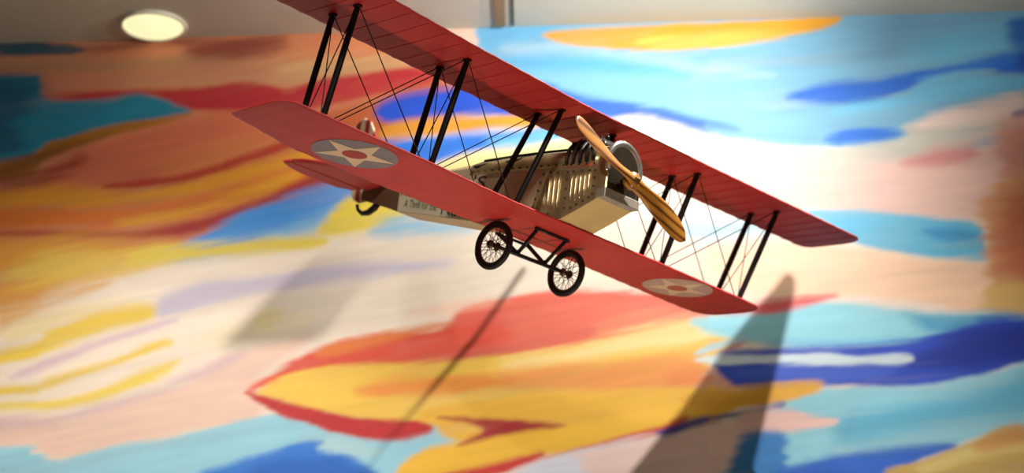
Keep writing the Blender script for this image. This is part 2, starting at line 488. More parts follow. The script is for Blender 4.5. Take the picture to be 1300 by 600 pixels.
stroke((110, 190, 226), [(1150, 60), (1250, 30), (1400, 20), (1400, 54), (1260, 68), (1200, 80)], 12, .8)
stroke((36, 96, 184), [(1286, 26), (1330, 20), (1400, 14), (1400, 60), (1300, 62), (1284, 44)], 8, .9)
stroke((34, 74, 164), [(1290, 68), (1330, 60), (1400, 50), (1400, 90), (1310, 92)], 8, .8)
stroke((206, 200, 188), [(780, 152), (830, 148), (900, 170), (980, 182), (1060, 188), (1140, 176), (1150, 160), (1200, 148), (1300, 118), (1400, 110), (1400, 160), (1270, 170), (1200, 196), (1060, 226), (960, 250), (860, 240), (800, 180)], 5)
stroke((240, 214, 204), [(1180, 150), (1230, 132), (1300, 120), (1296, 140), (1230, 156), (1170, 164)], 6, .9)
stroke((40, 96, 150), [(1284, 146), (1310, 138), (1400, 132), (1400, 156), (1306, 152)], 4)
stroke((240, 198, 186), [(930, 268), (1000, 226), (1060, 212), (1130, 206), (1200, 188), (1270, 172), (1330, 140), (1500, 150), (1500, 260), (1260, 262), (1240, 276), (1150, 278), (1050, 266), (980, 262)], 8)
stroke((222, 128, 130), [(1146, 208), (1190, 190), (1236, 186), (1232, 202), (1180, 210)], 7, .75)
stroke((218, 148, 132), [(1262, 172), (1300, 150), (1500, 140), (1500, 240), (1290, 236), (1268, 206)], 12, .9)
stroke((98, 188, 226), [(1026, 267), (1100, 268), (1200, 278), (1240, 285), (1251, 310), (1252, 332), (1180, 328), (1100, 314), (1060, 290)], 4)
stroke((60, 146, 206), [(1170, 292), (1215, 290), (1240, 300), (1200, 304)], 5, .8)
stroke((146, 204, 222), [(840, 286), (930, 276), (1010, 272), (1060, 300), (960, 300), (880, 306)], 8, .8)
stroke((250, 206, 172), [(900, 312), (1000, 306), (1080, 312), (1180, 330), (1258, 336), (1270, 380), (1240, 396), (1160, 386), (1050, 377), (960, 376), (900, 340)], 7)
stroke((226, 166, 118), [(1238, 262), (1262, 240), (1310, 216), (1500, 200), (1500, 420), (1284, 404), (1262, 392), (1252, 340), (1250, 300)], 8)
stroke((204, 112, 76), [(1262, 290), (1300, 240), (1500, 220), (1500, 360), (1300, 360), (1266, 330)], 16, .85)
stroke((222, 184, 110), [(1246, 380), (1280, 352), (1330, 370), (1330, 404), (1270, 402)], 8, .8)
# salmon sweep under the wheels and the fish-shaped swirl
stroke((232, 84, 62), [(314, 498), (350, 470), (390, 447), (450, 430), (500, 421), (560, 414), (590, 392), (640, 378), (720, 369), (820, 372), (900, 384), (960, 398), (940, 440), (880, 440), (700, 462), (500, 470), (380, 480)], 4)
stroke((250, 190, 160), [(520, 394), (580, 384), (640, 378), (620, 388), (560, 396)], 6, .6)
stroke((238, 130, 58), [(400, 445), (460, 428), (540, 412), (580, 408), (500, 434), (420, 452)], 4, .9)
stroke((238, 118, 96), [(650, 386), (760, 378), (860, 388), (920, 404), (850, 412), (740, 430), (660, 440), (640, 410)], 12, .85)
stroke((246, 152, 110), [(760, 412), (860, 396), (920, 410), (860, 424), (780, 430)], 8, .7)
stroke((248, 202, 84), [(326, 499), (370, 472), (440, 461), (540, 460), (650, 450), (750, 434), (850, 412), (930, 404), (930, 440), (880, 490), (900, 520), (800, 546), (700, 532), (640, 536), (560, 536), (500, 540), (400, 524), (350, 510)], 4)
stroke((238, 138, 60), [(450, 494), (500, 480), (600, 474), (650, 480), (640, 492), (560, 500), (480, 504)], 7, .85)
stroke((250, 222, 150), [(640, 458), (740, 438), (850, 408), (910, 404), (926, 420), (880, 436), (780, 450), (660, 468)], 7)
stroke((240, 150, 78), [(640, 470), (760, 460), (870, 450), (900, 470), (860, 496), (740, 500), (650, 494)], 10, .9)
stroke((248, 196, 62), [(650, 506), (760, 504), (860, 500), (880, 520), (800, 532), (700, 528)], 8, .9)
stroke((238, 120, 70), [(850, 480), (900, 470), (960, 480), (930, 500), (870, 504)], 10, .6)
stroke((198, 46, 46), [(314, 498), (345, 506), (400, 520), (470, 531), (520, 533), (548, 538), (550, 547), (530, 555), (490, 560), (440, 554), (390, 540), (340, 520)], 3)
stroke((246, 188, 66), [(556, 516), (900, 490), (920, 530), (860, 548), (740, 566), (640, 566), (590, 562), (556, 546)], 4)
stroke((248, 192, 62), [(498, 604), (540, 570), (600, 556), (650, 548), (720, 540), (800, 528), (860, 512), (930, 498), (930, 520), (850, 545), (760, 570), (680, 582), (600, 606), (560, 640), (480, 640)], 4)
stroke((172, 44, 48), [(556, 530), (640, 532), (718, 539), (650, 550), (584, 563), (616, 543)], 3)
stroke((206, 58, 48), [(560, 604), (620, 590), (690, 572), (700, 578), (760, 560), (830, 542), (870, 530), (868, 540), (830, 556), (760, 570), (700, 580), (640, 600), (560, 612)], 4)
stroke((226, 226, 240), [(600, 640), (650, 602), (700, 582), (760, 564), (840, 556), (900, 560), (880, 640)], 5)
stroke((246, 212, 200), [(740, 572), (840, 552), (920, 540), (970, 535), (975, 552), (950, 575), (920, 588), (880, 640), (760, 640), (740, 590)], 7, .95)
# right: deep blue band, water and pale strokes
stroke((150, 216, 232), [(880, 404), (940, 398), (1050, 381), (1130, 388), (1200, 396), (1330, 408), (1330, 440), (1050, 440), (960, 436), (900, 420)], 5)
stroke((78, 164, 208), [(1150, 396), (1210, 398), (1330, 404), (1330, 424), (1200, 426), (1170, 412)], 8, .85)
stroke((120, 190, 224), [(980, 430), (1080, 430), (1150, 426), (1090, 440), (980, 444)], 5, .8)
stroke((246, 222, 210), [(1040, 380), (1100, 378), (1200, 388), (1170, 394), (1090, 386)], 5, .8)
stroke((42, 76, 196), [(920, 446), (980, 441), (1060, 437), (1150, 431), (1210, 418), (1262, 404), (1330, 404), (1500, 400), (1500, 450), (1310, 458), (1240, 477), (1160, 490), (1080, 492), (1000, 492), (940, 492), (910, 470)], 4)
stroke((30, 44, 140), [(1190, 440), (1250, 412), (1500, 406), (1500, 446), (1280, 456), (1220, 466), (1160, 458)], 12, .8)
stroke((72, 106, 214), [(930, 468), (1000, 468), (1130, 470), (1100, 484), (980, 486)], 8, .6)
stroke((216, 232, 236), [(884, 457), (920, 450), (980, 449), (1050, 446), (1080, 450), (1110, 450), (1148, 448), (1162, 455), (1140, 462), (1100, 461), (1050, 463), (960, 461), (920, 464)], 3, .95)
stroke((178, 218, 236), [(884, 450), (900, 438), (940, 428), (940, 434), (910, 444)], 3, .9)
stroke((150, 212, 228), [(960, 522), (1050, 494), (1160, 491), (1250, 476), (1330, 455), (1500, 440), (1500, 560), (1300, 545), (1230, 560), (1190, 570), (1120, 582), (1000, 610), (950, 640), (950, 560)], 4)
stroke((92, 178, 214), [(1060, 540), (1130, 516), (1230, 500), (1330, 470), (1400, 470), (1400, 520), (1260, 530), (1150, 548), (1080, 560)], 12, .85)
stroke((236, 174, 54), [(860, 506), (930, 493), (1000, 486), (1038, 486), (1048, 493), (1030, 502), (985, 511), (900, 516)], 4)
stroke((44, 58, 150), [(840, 548), (880, 532), (940, 520), (990, 511), (990, 519), (930, 530), (880, 543), (850, 554)], 4, .95)
stroke((244, 200, 190), [(940, 522), (1000, 517), (1030, 528), (1062, 531), (1058, 539), (1036, 544), (990, 550), (950, 556)], 4)
stroke((58, 128, 196), [(930, 580), (945, 555), (975, 548), (1000, 560), (985, 640), (900, 640), (918, 600)], 6)
stroke((52, 108, 208), [(975, 602), (1020, 585), (1100, 570), (1196, 560), (1210, 568), (1160, 590), (1120, 640), (960, 640)], 5)
stroke((206, 170, 96), [(1116, 604), (1160, 586), (1200, 571), (1240, 556), (1286, 537), (1330, 545), (1500, 560), (1500, 700), (1100, 700)], 4)
stroke((226, 204, 130), [(1170, 592), (1230, 566), (1320, 556), (1320, 566), (1240, 580), (1180, 604)], 6, .8)
stroke((214, 150, 90), [(1240, 560), (1285, 541), (1320, 548), (1300, 560), (1250, 572)], 6, .8)
stroke((224, 72, 74), [(958, 386), (1000, 378), (1060, 374), (1034, 384), (985, 396), (960, 396)], 4, .95)
#PAINT_END
paint *= (1 + 0.09 * STK + 0.12 * STK2 + 0.08 * fbm(U / 130, V / 60, 41))[..., None]
weave = 1 + 0.02 * (np.random.default_rng(3).random((NZ, NX)) - 0.5)
paint = np.clip(paint * weave[..., None] * 0.76, 0.004, 0.9)

verts = np.stack([gx, np.full_like(gx, WALL_Y), gz], -1).reshape(-1, 3)
idx = np.arange(NX * NZ).reshape(NZ, NX)
quads = np.stack([idx[:-1, :-1], idx[:-1, 1:], idx[1:, 1:], idx[1:, :-1]], -1).reshape(-1, 4)
nv, nq = len(verts), len(quads)
TH = 0.02
bv = np.array([[X0, WALL_Y, Z0], [X1, WALL_Y, Z0], [X1, WALL_Y, Z1], [X0, WALL_Y, Z1],
               [X0, WALL_Y + TH, Z0], [X1, WALL_Y + TH, Z0], [X1, WALL_Y + TH, Z1], [X0, WALL_Y + TH, Z1]])
bq = np.array([[0, 4, 5, 1], [1, 5, 6, 2], [2, 6, 7, 3], [3, 7, 4, 0], [7, 6, 5, 4]]) + nv
allv = np.concatenate([verts, bv]); allq = np.concatenate([quads, bq])
me = bpy.data.meshes.new('mural')
me.vertices.add(len(allv)); me.vertices.foreach_set('co', allv.ravel())
me.loops.add(len(allq) * 4); me.loops.foreach_set('vertex_index', allq.ravel().astype(np.int32))
me.polygons.add(len(allq)); me.polygons.foreach_set('loop_start', (np.arange(len(allq)) * 4).astype(np.int32))
me.update(calc_edges=True)
ca = me.color_attributes.new('paint', 'FLOAT_COLOR', 'POINT')
cc = np.ones((len(allv), 4)); cc[:nv, :3] = paint.reshape(-1, 3); cc[nv:, :3] = 0.6
ca.data.foreach_set('color', cc.ravel())
mm = bpy.data.materials.new('mural_paint'); mm.use_nodes = True
nt = mm.node_tree; bs = nt.nodes['Principled BSDF']
at = nt.nodes.new('ShaderNodeAttribute'); at.attribute_name = 'paint'
nt.links.new(at.outputs['Color'], bs.inputs['Base Color'])
bs.inputs['Roughness'].default_value = 0.5
bs.inputs['Specular IOR Level'].default_value = 0.3
nz_ = nt.nodes.new('ShaderNodeTexNoise'); nz_.inputs['Scale'].default_value = 220
bp = nt.nodes.new('ShaderNodeBump'); bp.inputs['Strength'].default_value = 0.15; bp.inputs['Distance'].default_value = 0.002
nt.links.new(nz_.outputs['Fac'], bp.inputs['Height']); nt.links.new(bp.outputs[0], bs.inputs['Normal'])
me.materials.append(mm)
mural = bpy.data.objects.new('sky_mural', me); COL.objects.link(mural)
tag(mural, 'huge painting of swirling blue, orange, yellow and red clouds covering the whole back wall', 'mural')

# --------------------------------------------------------------- aircraft --
RM = np.array([[0.722253213756308, 0.6820162283007176, 0.11490935363535192],
               [-0.10352237385116482, 0.27087517646512793, -0.9570317428837829],
               [-0.6838372710891474, 0.6793235628985612, 0.26624440568751895]])
TT = np.array([0.9344066398678003, -0.11116462274898431, 22.420972159304725])
WR = CW @ RM
WT = CW @ TT * S + np.array([0, 0, CAM_H])
plane = bpy.data.objects.new('hanging_model_biplane', None); COL.objects.link(plane)
mw = Matrix(WR.tolist()).to_4x4(); mw.translation = Vector(WT.tolist())
plane.matrix_world = mw
tag(plane, 'red-winged model biplane with tin nose, wooden propeller and spoked wheels, hanging before the mural', 'model airplane')


def B(): return MB(S)


def interp(t, xs, ys):
    return float(np.interp(t, xs, ys))


def wing_mesh(ys_LE, x_LE, ys_TE, x_TE, zf, y0, y1, tip0, tip1, rib=0.33):
    b = B()
    us = [0, .008, .03, .07, .14, .24, .36, .5, .64, .78, .9, .97, 1.0]
    def sec(y, sag):
        le = interp(y, ys_LE, x_LE); te = interp(y, ys_TE, x_TE)
        # rounded and raked ends
        for yt, sg, rl, rt_ in ((y0, -1, tip0[0], tip0[1]), (y1, 1, tip1[0], tip1[1])):
            d = (y - yt) * -sg          # distance inboard of the tip
            if d < rt_:
                k = 1 - d / rt_; te += (1 - math.sqrt(max(0, 1 - k * k))) * rt_ * 0.8
            if d < rl:
                k = 1 - d / rl; le -= (1 - math.sqrt(max(0, 1 - k * k))) * rl * 1.2
        le -= 0.010 * sag; te += 0.022 * sag
        c = le - te; z = zf(y)
        ring = []
        edge = min(1.0, (min(y - y0, y1 - y)) / 0.25) if min(y - y0, y1 - y) < 0.25 else 1.0
        edge = max(0.25, math.sqrt(max(edge, 0.0)))
        for u in us:
            ring.append((le - u * c, y, z + edge * ((0.22 * math.sqrt(u) * (1 - u) ** 1.5) - 0.006 * sag * (1 if .05 < u < .95 else 0))))
        for u in us[::-1][1:-1]:
            ring.append((le - u * c, y, z - edge * (0.12 * math.sqrt(u) * (1 - u) * 0.30) + 0.003 * sag * (1 if .05 < u < .95 else 0)))
        return ring
    ys = []
    n = int(round((y1 - y0) / rib)); 
    for i in range(n):
        a = y0 + (y1 - y0) * i / n; w = (y1 - y0) / n
        ys += [(a, 0), (a + w * .12, .5), (a + w * .5, 1), (a + w * .88, .5)]
    ys.append((y1, 0))
    for e in (.01, .03, .07, .15, .22):
        ys += [(y0 + e, 0.1), (y1 - e, 0.1)]
    ys = sorted(ys)
    b.loft([sec(y, s) for y, s in ys], True)
    return b


def z_up(y): return 1.57 + 0.0087 * abs(y)


up_w = wing_mesh([-6.9, -4.4, -2.8, -.7, 2.25, 6.8], [.70, .62, .53, .475, .485, .545],
                 [-6.9, -5.2, -2.6, 0, 2.4, 5.5, 6.8], [-.80, -.79, -.80, -.755, -.79, -.72, -.70],
                 z_up, -6.75, 6.68, (.25, .3), (.30, .25))
wing_u = up_w.build('upper_wing', M['red_upper_shaded'], plane)
lo_w = wing_mesh([-5.46, -4.9, -3.0, -1.27, 0, 1.9, 4.1, 4.85], [.215, .2, .128, .0, .0, -.005, -.06, -.10],
                 [-5.52, -4.3, -2.8, -1.5, 0, 1.55, 4.3, 4.85], [-.90, -1.22, -1.31, -1.28, -1.27, -1.30, -1.42, -1.36],
                 lambda y: 0.0, -5.50, 4.86, (.20, .10), (.35, .35))
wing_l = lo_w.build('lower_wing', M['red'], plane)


def under_z(x, y):
    """underside height of the lower wing"""
    le = interp(y, [-5.46, -4.9, -3.0, -1.27, 0, 1.9, 4.1, 4.85], [.215, .2, .128, .0, .0, -.005, -.06, -.10])
    te = interp(y, [-5.52, -4.3, -2.8, -1.5, 0, 1.55, 4.3, 4.85], [-.90, -1.22, -1.31, -1.28, -1.27, -1.30, -1.42, -1.36])
    u = min(1, max(0, (le - x) / (le - te)))
    return -(0.12 * math.sqrt(u) * (1 - u) * 0.30) - 0.000


def roundel(cx, cy, R, mats, label):
    b = B()
    def disc(r0, r1, z, n=60):
        vs = []; fs = []
        for k in range(n):
            a = 2 * PI * k / n
            for r in (r0, r1):
                x = cx + r * math.cos(a); y = cy + r * math.sin(a)
                vs.append((x, y, under_z(x, y) - z))
        for k in range(n):
            j = (k + 1) % n
            fs.append((2 * k, 2 * j, 2 * j + 1, 2 * k + 1))
        b.add(vs, fs)
    b.cur = 0
    for i in range(6): disc(max(.001, R * i / 6), R * (i + 1) / 6, .002)
    b.cur = 1
    pts = []
    for k in range(10):
        a = PI * k / 5 - math.radians(5); r = R * .99 if k % 2 == 0 else R * .40
        pts.append((r * math.cos(a), r * math.sin(a)))
    rings = []
    K = 8
    for i in range(K + 1):
        rings.append([(cx + px_ * max(i / K, .01), cy + py_ * max(i / K, .01)) for px_, py_ in pts])
    vs = [(x, y, under_z(x, y) - .006) for r in rings for x, y in r]
    fs = [(i * 10 + j, i * 10 + (j + 1) % 10, (i + 1) * 10 + (j + 1) % 10, (i + 1) * 10 + j) for i in range(K) for j in range(10)]
    b.add(vs, fs)
    b.cur = 2
    for i in range(3): disc(max(.001, R * .29 * i / 3), R * .29 * (i + 1) / 3, .010, 30)
    o = b.build('roundel', mats, wing_l)
    o['label'] = label


roundel(-.55, -3.75, .565, [M['r_disc'], M['r_star'], M['r_dot']], 'grey roundel with cream star and red centre under the near wing')
roundel(-.62, 3.13, .56, [M['p_disc'], M['p_star'], M['p_dot']], 'pale roundel with cream star under the far wing, reflected light put into its colours')

# rib tapes seen as fine ridges on the underside of the upper wing
b = B()
for i in range(1, 40):
    y = -6.75 + i * .3358
    if y > 6.4: break
    pts = []
    le = interp(y, [-6.9, -4.4, -2.8, -.7, 2.25, 6.8], [.70, .62, .53, .475, .485, .545])
    te = -.77
    for u in (.05, .2, .4, .6, .8, .97):
        x = le - u * (le - te)
        pts.append((x, y, z_up(y) - (0.12 * math.sqrt(u) * (1 - u) * 0.30) - .001))
    b.tube(pts, .0045, 5)
b.build('rib_tape', mat('rib_tape_red', (206, 72, 66), .5, spec=.25), wing_u)

# fuselage ------------------------------------------------------------------
FX = [-4.85, -4.2, -3.7, -3.1, -2.5, -1.9, -1.2, -.7, -.26, -.05, .3, .62]
FH = [.05, .15, .23, .29, .33, .355, .36, .36, .36, .36, .355, .35]
FB_ = [1.03, .82, .63, .50, .365, .235, .13, .075, .045, .03, .15, .272]
FS = [1.16, 1.12, 1.09, 1.05, 1.01, .96, .905, .865, .83, .80, .77, .745]
FT = [1.24, 1.24, 1.24, 1.24, 1.23, 1.235, 1.215, 1.19, 1.16, 1.15, 1.14, 1.13]


def fus(x):
    return [interp(x, FX, a) for a in (FH, FB_, FS, FT)]


def fus_ring(x, part='all'):
    h, zb, zs, zt = fus(x)
    r = [(x, -h, zb), (x, h, zb), (x, h, zs)]
    for k in range(1, 8):
        a = PI * k / 8
        r.append((x, h * math.cos(a), zs + (zt - zs) * math.sin(a) ** .8))
    r.append((x, -h, zs))
    return r


b = B()
xs = [x for x in np.arange(-4.85, -3.69, .115)]
b.cur = 1
b.loft([fus_ring(x) for x in list(np.linspace(-4.85, -3.7, 9))], True, smooth=False)
b.cur = 0
b.loft([fus_ring(x) for x in list(np.linspace(-3.7, .62, 30))], True, smooth=False)
fuse = b.build('fuselage', [M['khaki'], M['brown']], plane)


def side_strip(name, mats, x0, x1, z0f, z1f, off, parent, y_sign=-1, slant=0.0, n=16, thick=.012):
    """thin sheet lying on the fuselage flank"""
    b = B(); out = []; inn = []
    for i in range(n + 1):
        t = i / n
        xb = x0[0] + (x1[0] - x0[0]) * t; xt = x0[1] + (x1[1] - x0[1]) * t
        o_ = []; i_ = []
        for x, zf in ((xb, z0f), (xt, z1f)):
            h = interp(x, FX, FH)
            o_.append((x, y_sign * (h + off), zf(x))); i_.append((x, y_sign * (h + off - thick), zf(x)))
        out.append([o_[0], o_[1], i_[1], i_[0]])
    b.loft(out, True, smooth=False)
    return b.build(name, mats, parent)


# cream banner on the flank with lettering
side_strip('banner_panel', M['banner'], (-3.69, -3.69), (-1.2, -1.2), lambda x: interp(x, FX, FB_) + .012, lambda x: interp(x, FX, FS) - .08, .006, fuse)


def lettering(text, size, x0, dz, m, shear=0.0, name='lettering', zf=None, length=1.0):
    cu = bpy.data.curves.new(name, 'FONT')
    cu.body = text; cu.size = size; cu.shear = shear; cu.resolution_u = 3
    o = bpy.data.objects.new(name, cu); COL.objects.link(o)
    dg = bpy.context.evaluated_depsgraph_get()
    me0 = bpy.data.meshes.new_from_object(o.evaluated_get(dg))
    bpy.data.objects.remove(o); bpy.data.curves.remove(cu)
    bm = bmesh.new(); bm.from_mesh(me0)
    ln = max(v.co.x for v in bm.verts); width = length / ln
    bmesh.ops.subdivide_edges(bm, edges=[e for e in bm.edges if e.calc_length() > .12], cuts=1)
    for v in bm.verts:
        x = x0 + v.co.x * width
        z = (zf(x) if zf else interp(x, FX, FB_)) + dz + v.co.y
        h = interp(x, FX, FH)
        v.co = Vector((x, -(h + .013), z)) * S
    bmesh.ops.recalc_face_normals(bm, faces=bm.faces)
    bm.to_mesh(me0); bm.free()
    me0.materials.clear(); me0.materials.append(m)
    r = bpy.data.objects.new(name, me0); COL.objects.link(r); r.parent = fuse
    return r


lettering('A Thrill for the', .19, -3.52, .085, M['ink_olive'], .18, length=.85)
lettering('Nation', .31, -2.58, .04, M['ink_green'], .15, length=.93)
lettering('P TURN', .34, -3.66, .27, M['ink_brown'], .1, length=.80)
lettering("'S", .30, -1.93, .50, M['ink_brown'], .1, length=.32)

# tin deck strip with a row of rivets around the cockpits
def deck(x0, x1, name, m, zoff=0.0):
    b = B(); rings = []
    for x in np.linspace(x0, x1, 14):
        h, zb, zs, zt = fus(x)
        o_ = [(x, -h - .012, zs)]; i_ = [(x, -h + .004, zs)]
        for k in range(7, 0, -1):
            a = PI * k / 8
            o_.append((x, (h + .012) * math.cos(a), zs + (zt - zs + .012) * math.sin(a) ** .8))
        o_.append((x, h + .012, zs))
        rings.append(o_)
    b.loft(rings, False, smooth=True, closed=False)
    o = b.build(name, m, plane)
    md = o.modifiers.new('thick', 'SOLIDIFY'); md.thickness = .012 * S; md.offset = -1
    return o


dk = deck(-1.99, .60, 'deck_plate', M['metal'])
b = B()
for s in (-1, 1):
    b = B()
    for x in np.arange(-1.95, .6, .145):
        h, zb, zs, zt = fus(x)
        b.lathe((x, s * (h + .010), zs + .045), (0, s, .1), [(0, .018), (.010, .016), (.016, .006)], 8)
    b.build('rivet_row', M['rivet'], dk)

# cockpit openings with padded rims
for cx in (-1.86, -1.17):
    h, zb, zs, zt = fus(cx)
    b = B()
    b.torus((cx, -.15, zt - .06), (0, -.62, 1), .18, .05, 32, 10, sx=1.1, ax=(1, 0, 0))
    o = b.build('cockpit_rim', M['black'], plane)
    b = B()
    b.lathe((cx, -.15, zt - .075), (0, -.62, 1), [(0, .18), (.03, .175), (.026, .15)], 24)
    b.build('cockpit_opening', mat('cockpit_dark', (14, 12, 11), .8), o)

b = B(); b.tube([(x, -.17, interp(x, FX, FT) + .005) for x in np.linspace(-1.9, -.1, 14)], .022, 6); b.build('deck_trim', M['black'], dk)
# tin side cowling, louvres and rivets
def cowl(sgn):
    z0 = lambda x: interp(x, FX, FB_) + .004
    z1 = lambda x: interp(x, FX, FS) - .012
    o = side_strip('cowling_panel', M['metal'], (-.66, -.44), (.60, .60), z0, z1, .012, plane, sgn, n=12, thick=.016)
    b = B()
    rv = []
    for k in range(6):
        t = k / 5; rv.append((-.61 + .18 * t, .16 + .60 * t))
    for x in (.04,):
        for z in (.20, .34, .48, .62, .73): rv.append((x, z))
    for z in (.34, .46, .58, .69): rv.append((.55, z))
    for x in (-.50, -.38, -.26): rv.append((x, .14))
    for x in (.16, .27, .38, .48): rv.append((x, interp(x, FX, FB_) + .08))
    for x in (-.3, -.15, .15, .3, .45): rv.append((x, interp(x, FX, FS) - .06))
    for x, z in rv:
        h = interp(x, FX, FH)
        b.lathe((x, sgn * (h + .010), z), (0, sgn, 0), [(0, .022), (.012, .02), (.020, .008)], 10)
    b.build('rivet_pattern', M['rivet'], o)
    for x, z0_, z1_ in [(-.37, .24, .73), (-.28, .22, .73), (-.19, .18, .73), (-.10, .16, .73), (.14, .26, .70), (.22, .28, .70), (.30, .31, .70), (.38, .34, .70), (.46, .38, .70)]:
        h = interp(x, FX, FH); b = B()
        prof = []
        for t in np.linspace(0, 1, 9):
            z = z0_ + (z1_ - z0_) * t; w = .026 * min(1, math.sin(PI * min(max(t, .02), .98)) * 3); dd = .030 * min(1, math.sin(PI * min(max(t, .02), .98)) * 2.5)
            prof.append([(x - w, sgn * (h + .006), z), (x - w * .3, sgn * (h + .008 + dd), z), (x + w * .5, sgn * (h + .008 + dd * .9), z), (x + w, sgn * (h + .006), z)])
        b.loft(prof, True, smooth=True)
        b.build('louvre', M['metal_bright'], o)
    return o


cowl(-1); cowl(1)
# smooth belly sheet
b = B(); rings = []
for x in np.linspace(-.26, .66, 14):
    h = interp(x, FX, FH) + .008; z = interp(x, FX, FB_) if x < .62 else .272 + (x - .62) * .3
    rings.append([(x, -h, z - .012), (x, h, z - .012), (x, h, z + .01), (x, -h, z + .01)])
b.loft(rings, True, smooth=False)
b.build('belly_panel', M['belly'], plane)

# radiator: arched core, bright rim, scuffed lower plate, cap
b = B()
arch = [(-.335, .40), (.335, .40)] + [(.335 * math.cos(PI * k / 16), .79 + .335 * math.sin(PI * k / 16)) for k in range(17)]
b.prism(arch, 0, .60, .76)
rad = b.build('radiator', M['radiator'], plane)
b = B()
pts = [(.755, .352 * math.cos(PI * k / 28), .79 + .352 * math.sin(PI * k / 28)) for k in range(-3, 32)]
b.tube(pts, .034, 10, ry=.05, side=None)
o = b.build('radiator_rim', M['chrome'], rad)
b = B()
rings = []
for x, g in ((.57, 0.0), (.60, .012), (.76, .012), (.78, 0.0)):
    rings.append([(x, y, z) for y, z in [(-.35 - g, .40), (.35 + g, .40)] + [((.35 + g) * math.cos(PI * k / 16), .79 + (.35 + g) * math.sin(PI * k / 16)) for k in range(17)]])
b.loft(rings, False, smooth=False)
b.build('radiator_shell', M['metal'], rad)
b = B(); b.box((.70, 0, .345), (.085, .372, .07)); b.build('lower_plate', M['plate'], rad, bevel=.002)
b = B()
b.lathe((.62, .10, 1.15), (0, 0, 1), [(0, .018), (.04, .016), (.05, .04), (.075, .045), (.10, .035), (.112, .01)], 16)
b.build('radiator_cap', mat('cap_nickel', (226, 220, 206), .3, .4), rad)
b = B()
for z in np.arange(.44, 1.1, .022):
    w = .30 if z < .79 else math.sqrt(max(0, .31 ** 2 - (z - .79) ** 2))
    b.box((.765, 0, z), (.004, w, .004))
b.build('radiator_fins', mat('fin_brass', (96, 84, 66), .4, .6, .3, 60), rad)

# engine top
b = B()
b.prism([(-.13, .10), (-.12, 1.20), (-.02, 1.29), (.44, 1.27), (.50, 1.18), (.5, 1.0), (-.13, 1.0)][1:], 1, -.17, .17)
eng = b.build('engine_block', M['engine'], plane, bevel=.004)
for k in range(5):
    x = -.06 + k * .125
    b = B()
    b.tube([(x, -.12, 1.19), (x + .01, -.22, 1.20), (x + .03, -.31, 1.10), (x + .05, -.37, .98), (x + .06, -.385, .84)], [.028, .03, .03, .028, .022], 8)
    b.build('exhaust_pipe', M['pipe'], eng)
    b = B()
    b.lathe((x, -.06, 1.26), (0, 0, 1), [(0, .035), (.05, .03), (.06, .012), (.09, .010)], 10)
    b.build('spark_plug', M['engine'], eng)
b = B(); b.tube([(-.10, -.19, 1.24), (.46, -.19, 1.22)], .02, 8); b.build('intake_manifold', M['black'], eng)

# tail ------------------------------------------------------------------------
ST = [(-3.95, 0), (-4.0, .25), (-4.12, .9), (-4.3, 1.35), (-4.55, 1.6), (-4.74, 1.66)]
EL = [(-4.77, 1.67), (-4.92, 1.68), (-5.0, 1.52), (-5.08, 1.2), (-5.11, .8), (-5.08, .35), (-4.95, .14), (-4.77, .12)]


def slab(out, zc, th, name, m, parent, sub=0):
    b = B(); n = len(out)
    cx = sum(p[0] for p in out) / n; cy = sum(p[1] for p in out) / n
    ring = lambda k, z: [(cx + (x - cx) * k, cy + (y - cy) * k, z) for x, y in out]
    b.loft([ring(.93, zc - th), ring(.985, zc - th * .7), ring(1, zc), ring(.985, zc + th * .7), ring(.93, zc + th)], True, smooth=True)
    return b.build(name, m, parent)


slab([(x, y) for x, y in ST] + [(x, -y) for x, y in ST[::-1][:-1]], 1.19, .035, 'stabilizer', M['red_tail'], plane)
for s in (-1, 1):
    slab([(x, s * y) for x, y in EL], 1.19, .03, 'elevator', M['red_tail'], plane)


def vslab(out, th, name, m):
    b = B(); n = len(out)
    cx = sum(p[0] for p in out) / n; cz = sum(p[1] for p in out) / n
    ring = lambda k, y: [(cx + (x - cx) * k, y, cz + (z - cz) * k) for x, z in out]
    b.loft([ring(.95, -th), ring(1, 0), ring(.95, th)], True, smooth=True)
    return b.build(name, m, plane)


vslab([(-4.72, 1.0), (-4.95, .99), (-5.12, 1.06), (-5.26, 1.35), (-5.46, 1.7), (-5.52, 2.0), (-5.46, 2.25), (-5.33, 2.44), (-5.14, 2.53), (-4.95, 2.46), (-4.78, 2.2), (-4.70, 1.95)], .03, 'rudder', M['stripes'])
vslab([(-4.66, 1.22), (-4.66, 1.95), (-4.45, 1.75), (-4.1, 1.24)], .022, 'fin', M['red_tail'])
b = B()
b.tube([(-4.45, 0, .95), (-4.55, 0, .86), (-4.68, 0, .80), (-4.84, 0, .80), (-4.96, 0, .88), (-5.0, 0, .97)], [.05, .06, .055, .04, .03, .03], 8)
b.build('tail_skid', M['black'], plane)

# struts ------------------------------------------------------------------------
TOPS = {'FA': (.11, -4.57, 1.605), 'FB': (.14, -2.647, 1.588), 'FC': (.077, -.67, 1.571), 'FD': (.139, 2.437, 1.587), 'FE': (.154, 4.584, 1.605),
        'RA': (-.417, -4.537, 1.605), 'RB': (-.411, -2.627, 1.588), 'RC': (-.349, -.703, 1.571), 'RD': (-.3, 2.367, 1.587), 'RE': (-.322, 4.527, 1.605)}
BOTY = {'FA': -4.5, 'FB': -2.62, 'FC': -.965, 'FD': 2.345, 'FE': 4.4, 'RA': -4.455, 'RB': -2.565, 'RC': -1.025, 'RD': 2.36, 'RE': 4.405}
BOTS = {k: (-.38 if k[0] == 'F' else -.90, y, .035) for k, y in BOTY.items()}
TOPS['Fc'] = (.072, .456, 1.571); BOTS['Fc'] = (.05, .42, 1.10)
TOPS['Rc'] = (-.349, .45, 1.571); BOTS['Rc'] = (-.38, .42, 1.12)


